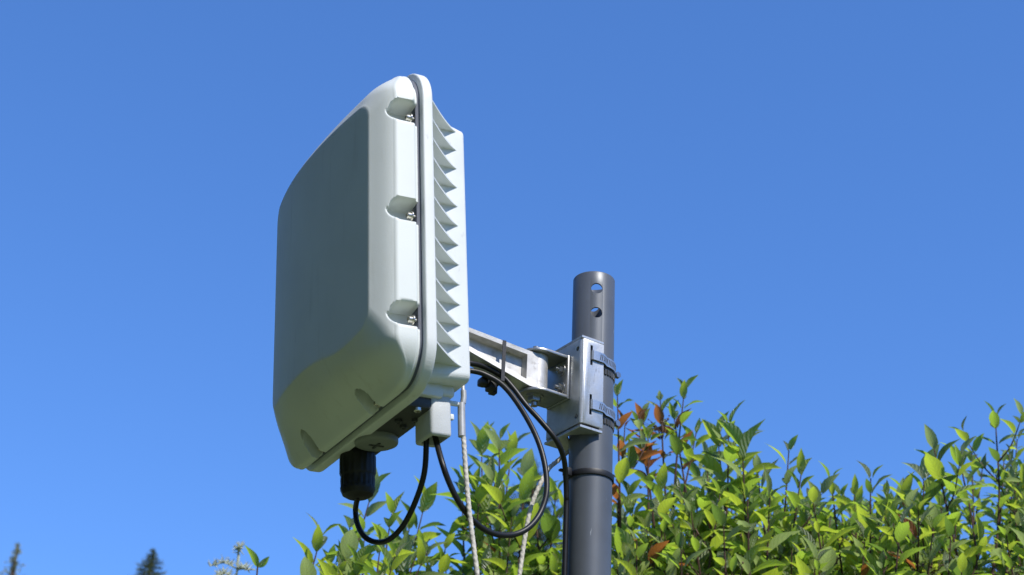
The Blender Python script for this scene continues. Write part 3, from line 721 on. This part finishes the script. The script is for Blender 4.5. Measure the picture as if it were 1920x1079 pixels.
class Shrub:
    def __init__(s, base, seed):
        s.base = Vector(base); s.rnd = random.Random(seed); s.leaves = []; s.stems = []; s.clusters = []
    def leaf(s, p, d, up, L, red):
        rn = s.rnd; k = 3 if rn.random() < red else rn.choices((0, 1, 2, 4), (4.2, 3.4, 1.5, 2.6))[0]
        s.leaves.append((leaf_matrix(p, d, up, L), (rn.randrange(6), k)))
    def nodes(s, P, L0, length, spacing, red=0.0, size=1.0, tipn=3):
        """opposite pairs down the shoot P (tip last)"""
        rn = s.rnd; acc = 0; nxt = 0.0; i = len(P) - 1; ang = rn.uniform(0, math.pi); cnt = 0; out = []
        while i > 0 and acc < length:
            seg = P[i - 1] - P[i]; L_ = seg.length
            while nxt <= acc + L_ and nxt < length:
                p = P[i] + seg * ((nxt - acc) / L_); d = -seg.normalized()
                u = d.orthogonal().normalized(); v = d.cross(u)
                young = max(0, 1 - cnt / tipn)
                for sd in (0, 1):
                    a = ang + math.pi * sd + rn.uniform(-.35, .35)
                    rad = u * math.cos(a) + v * math.sin(a)
                    spread = lerp(R(52), R(24), young) + R(rn.uniform(-14, 16))
                    dd = d * math.cos(spread) + rad * math.sin(spread)
                    dd.z += lerp(.22, .14, young) - rn.random() * .30 * (1 - young)
                    upv = d * math.sin(spread) - rad * math.cos(spread) + Vector((rn.uniform(-.3, .3), rn.uniform(-.3, .3), .35 + rn.uniform(-.2, .4)))
                    redn = red if young < .45 else red * .25
                    Ln = size * L0 * lerp(1.0, .62, young) * rn.uniform(.58, 1.22)
                    s.leaf(p + rad * .004, dd, upv, Ln, redn)
                out.append((p, d)); cnt += 1; ang += math.pi / 2 + rn.uniform(-.25, .25)
                nxt += spacing * lerp(1.0, .55, young) * rn.uniform(.75, 1.25)
            acc += L_; i -= 1
        return out
    def shoot(s, tip, L0=.076, red=0.0, length=.55, spacing=.050, twigs=2, rad=.0032, cluster=False, size=1.0):
        rn = s.rnd; tip = Vector(tip); tip.z -= L0 * size * .55
        b = s.base + Vector((rn.uniform(-.22, .22), rn.uniform(-.18, .18), 0))
        h = tip.z; lean = Vector((tip.x - b.x, tip.y - b.y, 0))
        ctl = [b, b + lean * .22 + Vector((0, 0, h * .42)), b + lean * .62 + Vector((rn.uniform(-.05, .05), rn.uniform(-.05, .05), h * .76)),
               b + lean * .88 + Vector((rn.uniform(-.02, .02), 0, h * .915)), tip]
        P = spline(ctl, 9)
        bm = bmesh.new(); tube(bm, P, lambda t: lerp(.0075, .0013, min(1, t * 1.0) ** .6) if t < .97 else .0011, 6)
        nd = s.nodes(P, L0, length, spacing, red, size)
        for p, d in [nd[i] for i in range(3, len(nd)) if rn.random() < twigs * .16]:
            a = rn.uniform(0, 6.28); u = d.orthogonal().normalized(); v = d.cross(u); rd = u * math.cos(a) + v * math.sin(a)
            td = (d * .75 + rd * .8 + Vector((0, 0, .25))).normalized(); tl = rn.uniform(.06, .13)
            T = spline([p, p + td * tl * .5 + Vector((0, 0, -.004)), p + td * tl + Vector((0, 0, .02))], 4)
            tube(bm, T, lambda t: lerp(.0019, .0009, t), 5)
            s.nodes(T, L0, tl * .92, spacing * .8, red, size * .92)
        if cluster and len(nd) > 2:
            p, d = nd[min(len(nd) - 1, 3)]
            for q in range(26):
                o = Vector((rn.gauss(0, .018), rn.gauss(0, .018), .03 + rn.gauss(0, .008)))
                tube(bm, [p, p + o * .6 + Vector((0, 0, .008)), p + o], .0005, 4)
                s.clusters.append(p + o)
        s.stems.append(bm)
    def build(s, label, group):
        mx = Matrix.Translation(s.base)
        root = thing('shrub', mx, label, 'shrub', group); inv = mx.inverted()
        for bm in s.stems:
            bmesh.ops.transform(bm, matrix=inv, verts=bm.verts); finish(bm, 'stem', M['bark'], root)
        if s.clusters:
            bm = bmesh.new()
            for p in s.clusters: bmesh.ops.create_icosphere(bm, subdivisions=1, radius=s.rnd.uniform(.0016, .003), matrix=Matrix.Translation(p - s.base))
            fc = finish(bm, 'flower_heads', M['dry'], root); fc['kind'] = 'stuff'
        # which leaves show largest in the picture
        vv, ff, own = [], [], []
        for li, (lm, key) in enumerate(s.leaves):
            _, v_, f_, _u = LEAVES[key]; o = len(vv); vv += [lm @ Vector(v) for v in v_]
            for f in f_: ff.append(tuple(o + i for i in f)); own.append(li)
        tree = BVHTree.FromPolygons(vv, ff)
        sc = []
        for li, (lm, key) in enumerate(s.leaves):
            v_ = LEAVES[key][1]; c = lm @ Vector((0, .45, 0)); fr = in_frame(c); val = 0
            if fr and -30 < fr[0] < 1950 and -30 < fr[1] < 1110:
                vis = 0
                for t in ((0, .2, 0), (.08, .4, .02), (-.08, .4, .02), (0, .6, -.05), (0, .85, -.12)):
                    p = lm @ Vector(t); d = (p - CAM); L_ = d.length; hit = tree.ray_cast(CAM, d.normalized(), L_ + .02)
                    if hit[0] is None or own[hit[2]] == li or hit[3] > L_ - .002: vis += 1
                nrm = lm.to_3x3().col[2].normalized(); fac = .25 + abs(nrm.dot((c - CAM).normalized()))
                val = vis * fac * (lm.to_scale()[1] / fr[2]) ** 2
            sc.append((val, li))
        sc.sort(reverse=True); top = {li for v, li in sc[:300] if v > 0}
        bm_v, bm_f, bm_uv, bm_m = [], [], [], []
        for li, (lm, key) in enumerate(s.leaves):
            me, v_, f_, u_ = LEAVES[key]
            if li in top:
                o = bpy.data.objects.new('leaf', me); COL.objects.link(o); o.parent = root; o.matrix_local = inv @ lm
            else:
                o = len(bm_v); bm_v += [inv @ (lm @ Vector(v)) for v in v_]; bm_uv += u_
                for f in f_: bm_f.append(tuple(o + i for i in f)); bm_m.append(key[1])
        if bm_f:
            me = bpy.data.meshes.new('foliage'); me.from_pydata(bm_v, [], bm_f)
            ul = me.uv_layers.new(name='UVMap')
            for lp in me.loops: ul.data[lp.index].uv = bm_uv[lp.vertex_index]
            for k in LEAF_M: me.materials.append(k)
            me.polygons.foreach_set('material_index', bm_m); me.shade_smooth()
            fo = link('foliage', me, root); fo['kind'] = 'stuff'
        return root
GRP = 'dogwood shrubs behind the pole'
def env(px, pts):
    for (a, ya), (b, yb) in zip(pts[:-1], pts[1:]):
        if a <= px <= b: return lerp(ya, yb, (px - a) / (b - a))
    return pts[-1][1]
def shrub(base, seed, sky_tips, envelope, xr, n, depth, drop, label, clusters=()):
    s = Shrub(base, seed)
    for t in sky_tips:
        px, py, Y = t[:3]; kw = t[3] if len(t) > 3 else {}
        s.shoot(at(px, py, Y), **kw)
    for i in range(n):
        px = s.rnd.uniform(*xr); py = env(px, envelope) + drop[0] + s.rnd.random() ** 1.1 * drop[1]
        s.shoot(at(px, py, s.rnd.uniform(*depth)), L0=s.rnd.uniform(.050, .080), red=.03, length=.5, twigs=2, cluster=(i % 7 == 3))
    s.build(label, GRP)
RED = dict(red=.75, L0=.056, length=.17, twigs=.4, spacing=.05)
TOPS = dict(length=.34, twigs=1)
BIG = dict(length=.32, twigs=1, L0=.088, spacing=.04)
PEAK = dict(red=.38, length=.14, twigs=.4, L0=.052, spacing=.034)
FINE = dict(length=.34, L0=.042, spacing=.032, twigs=2)
shrub((-.36, 3.02, 0), 21,
      [(606, 962, 2.9, dict(length=.3, twigs=1, L0=.08)), (702, 880, 2.95, TOPS), (660, 950, 2.85, TOPS), (738, 925, 2.9, TOPS), (640, 1035, 2.8, TOPS), (770, 955, 3.0, TOPS), (800, 905, 3.1, TOPS)],
      [(560, 1000), (640, 960), (700, 915), (800, 950), (860, 960)], (610, 860), 24, (2.7, 3.2), (45, 150),
      'leafy green shrub filling the sky below the antenna, left of the ropes')
shrub((.02, 3.15, 0), 33,
      [(905, 792, 3.05, BIG), (938, 782, 2.95, BIG), (962, 800, 3.1, BIG), (985, 850, 2.9, BIG), (868, 868, 3.1, TOPS), (1000, 880, 3.0, TOPS), (1045, 880, 3.0, TOPS), (900, 880, 2.9, dict(red=.2, length=.3, cluster=True))],
      [(840, 950), (900, 880), (960, 840), (1060, 850), (1110, 850)], (850, 1110), 26, (2.8, 3.4), (75, 165),
      'sparse green shrub behind the cable loop, between the ropes and pole')
shrub((.36, 3.1, 0), 47,
      [(1158, 712, 2.75, dict(length=.22, twigs=0, L0=.06, red=.25)), (1172, 770, 2.8, RED), (1205, 752, 2.88, PEAK), (1238, 726, 2.9, dict(PEAK, cluster=True)), (1283, 706, 2.9, dict(PEAK, red=.1)), (1262, 748, 2.95, PEAK),
       (1215, 795, 2.85, RED), (1305, 775, 2.95, TOPS), (1366, 752, 2.8, dict(length=.36, twigs=1, L0=.085, spacing=.036)), (1390, 790, 2.75, dict(length=.35, twigs=1, L0=.095, spacing=.04)), (1345, 775, 2.85, BIG), (1420, 850, 2.8, TOPS), (1478, 815, 2.85, dict(length=.3, L0=.06, twigs=0.5)),
       (1500, 852, 2.8, TOPS), (1325, 822, 3.0, TOPS), (1180, 890, 2.8, TOPS), (1240, 880, 2.75, TOPS)],
      [(1140, 925), (1250, 905), (1330, 872), (1400, 880), (1540, 900)], (1140, 1540), 80, (2.6, 3.4), (0, 150),
      'dense shrub right of the pole with russet leaves among its topmost shoots')
shrub((.86, 3.1, 0), 59,
      [(1556, 868, 2.85, dict(length=.25, L0=.055, red=.25, twigs=0.5)), (1630, 858, 2.8, TOPS), (1690, 880, 2.9, TOPS), (1728, 850, 2.8, dict(length=.3, L0=.095)), (1748, 802, 2.75, dict(length=.4, L0=.08, twigs=1)), (1795, 815, 2.8, dict(length=.3, twigs=1)),
       (1864, 754, 2.9, dict(length=.34, L0=.052, spacing=.045, twigs=1)), (1840, 860, 3.2, FINE), (1905, 805, 3.1, FINE), (1935, 800, 3.0, FINE), (1660, 890, 2.8, TOPS), (1880, 845, 3.0, FINE), (1820, 830, 3.15, FINE), (1895, 870, 2.95, FINE), (1915, 850, 3.05, FINE), (1600, 890, 2.9, dict(cluster=True, length=.3))],
      [(1500, 900), (1640, 890), (1750, 890), (1850, 880), (1960, 870)], (1500, 1975), 80, (2.6, 3.5), (0, 160),
      'dense bright green shrub at the far right with one tall thin shoot')

# ------------------------------------------------------------------ single young shoot and pale sprig at lower left
yb = at(484, 1170, 2.9)
sh = Shrub((yb.x, yb.y, 0), 5)
top = at(483, 1064, 2.9)
bm = bmesh.new(); tube(bm, spline([sh.base, sh.base.lerp(top, .6) + Vector((.02, 0, 0)), top], 10), lambda t: lerp(.006, .0016, t), 7)
sh.stems.append(bm)
vd = (CAM - top).normalized()
for (px, py, L, k, upx) in ((469, 1020, .068, 0, Vector((-.55, -.8, .1))), (510, 1044, .052, 0, Vector((.35, -.9, .15))), (478, 1105, .08, 1, Vector((0, -1, .3)))):
    b0 = top if py < 1060 else at(484, 1085, 2.9); e = at(px, py, 2.89); d = e - b0
    sh.leaves.append((leaf_matrix(b0, d, -upx if py < 1060 else upx, d.length), (1, k)))
for q in range(5):
    pz = at(484, 1110 + q * 40, 2.9)
    for sd in (-1, 1): sh.leaf(pz, Vector((sd * .8, -.3, .35)), Vector((0, -.3, 1)), .08, 0)
r_ = sh.build('single young shoot with two broad leaves, left of the antenna', None); r_['category'] = 'plant'; r_.name = 'young_shoot'

def sprig():
    b = at(432, 1090, 4.0); base = Vector((b.x, b.y, 0)); rn = random.Random(3)
    root = thing('pale_sprig', Matrix.Translation(base), 'thin pale feathery plant tip beside the two broad leaves', 'plant')
    bm = bmesh.new()
    main = spline([base, base + Vector((0, .02, 1.6)), at(438, 1120, 4.0), at(444, 1060, 4.0), at(448, 1026, 4.0)], 8)
    tube(bm, main, lambda t: lerp(.005, .0016, t), 6)
    br_ = [(443, 1066, 420, 1056, 394, 1062), (443, 1070, 455, 1066, 468, 1068), (441, 1088, 420, 1075, 405, 1082), (446, 1040, 449, 1030, 449, 1024), (440, 1100, 425, 1092, 408, 1098)]
    tw_ = bmesh.new()
    for x0, y0, x1, y1, x2, y2 in br_:
        P = spline([at(x0, y0, 4.0), at(x1, y1, 3.99), at(x2, y2, 3.98)], 7); tube(tw_, P, lambda t: lerp(.0022, .0012, t), 5)
        for p in P[2:]:
            for q in range(3):
                dd = Vector((rn.uniform(-1, 1), rn.uniform(-.6, .6), rn.uniform(-.2, 1.3))).normalized() * rn.uniform(.012, .024)
                tube(tw_, [p, p + dd * .6, p + dd], lambda t: lerp(.0021, .0006, t), 4)
    for f in (bm, tw_): bmesh.ops.transform(f, matrix=Matrix.Translation(-base), verts=f.verts)
    finish(bm, 'stem', M['pale_sprig'], root); finish(tw_, 'sprays', M['pale_sprig'], root)
sprig()

# ------------------------------------------------------------------ far conifers
def conifer(px, py, Y, width, seed, mt, label, droop=.25, dens=1.0, tuft=.16, sparse=1.0):
    rn = random.Random(seed); tip = at(px, py, Y); H = tip.z; base = Vector((tip.x, tip.y, 0))
    root = thing('conifer_tree', Matrix.Translation(base), label, 'tree', 'conifers far beyond the shrubs')
    bm = bmesh.new(); tube(bm, [(0, 0, 0), (.03, 0, H * .5), (0, 0, H * .92), (0, 0, H)], lambda t: lerp(H * .016, .012, t), 9); finish(bm, 'trunk', M['trunk'], root)
    V, F = [], []
    def tuftf(p, d, L):
        for q in range(7):
            dd = (d + Vector((rn.gauss(0, .55), rn.gauss(0, .55), rn.gauss(.05, .45)))).normalized() * L * rn.uniform(.5, 1.1)
            s_ = dd.cross(Vector((rn.gauss(0, 1), rn.gauss(0, 1), rn.gauss(0, 1)))).normalized() * L * .085
            o = len(V); V.extend([p - s_, p + s_, p + dd]); F.append((o, o + 1, o + 2))
    z = H - .02
    while z > H * .45:
        dep = H - z; r = width * min(dep, 3.5) ** .8 + dep * .05
        near_top = dep < 3.0
        k = 5 if near_top else 4
        a0 = rn.uniform(0, 6.28)
        for i in range(k):
            if rn.random() > sparse: continue
            a = a0 + i * 2 * math.pi / k + rn.uniform(-.3, .3); L = r * rn.uniform(.55, 1.15)
            d = Vector((math.cos(a), math.sin(a), 0)); n_ = max(2, int(L / (.055 if near_top else .2) * dens))
            for j in range(n_):
                t = (j + .5) / n_
                p = Vector((0, 0, z)) + d * L * t + Vector((0, 0, L * (-droop * t + .28 * t * t)))
                side = Vector((-d.y, d.x, 0)) * rn.gauss(0, .13) * L * (1 - t * .5)
                tuftf(p + side, d * .6 + Vector((0, 0, .15)), tuft * (1 if near_top else 2.4) * rn.uniform(.6, 1.1))
        for q in range(2 if near_top else 0): tuftf(Vector((0, 0, z)), Vector((0, 0, 1)), tuft * .8)
        z -= (.075 if near_top else .4) * rn.uniform(.7, 1.3)
    me = bpy.data.meshes.new('crown'); me.from_pydata(V, [], F); me.materials.append(M[mt]); link('crown', me, root)
conifer(287, 1033, 38, .62, 4, 'needle_dark', 'dark dense spruce top rising at the bottom edge, right of the pale one')
conifer(34, 1022, 34, .40, 8, 'needle_pale', 'pale thin conifer tip at the bottom left corner', droop=.5, dens=.6, tuft=.13, sparse=.7)
conifer(1000, 868, 30, .55, 15, 'needle_dark', 'dark conifer glimpsed through the shrub beside the pole')
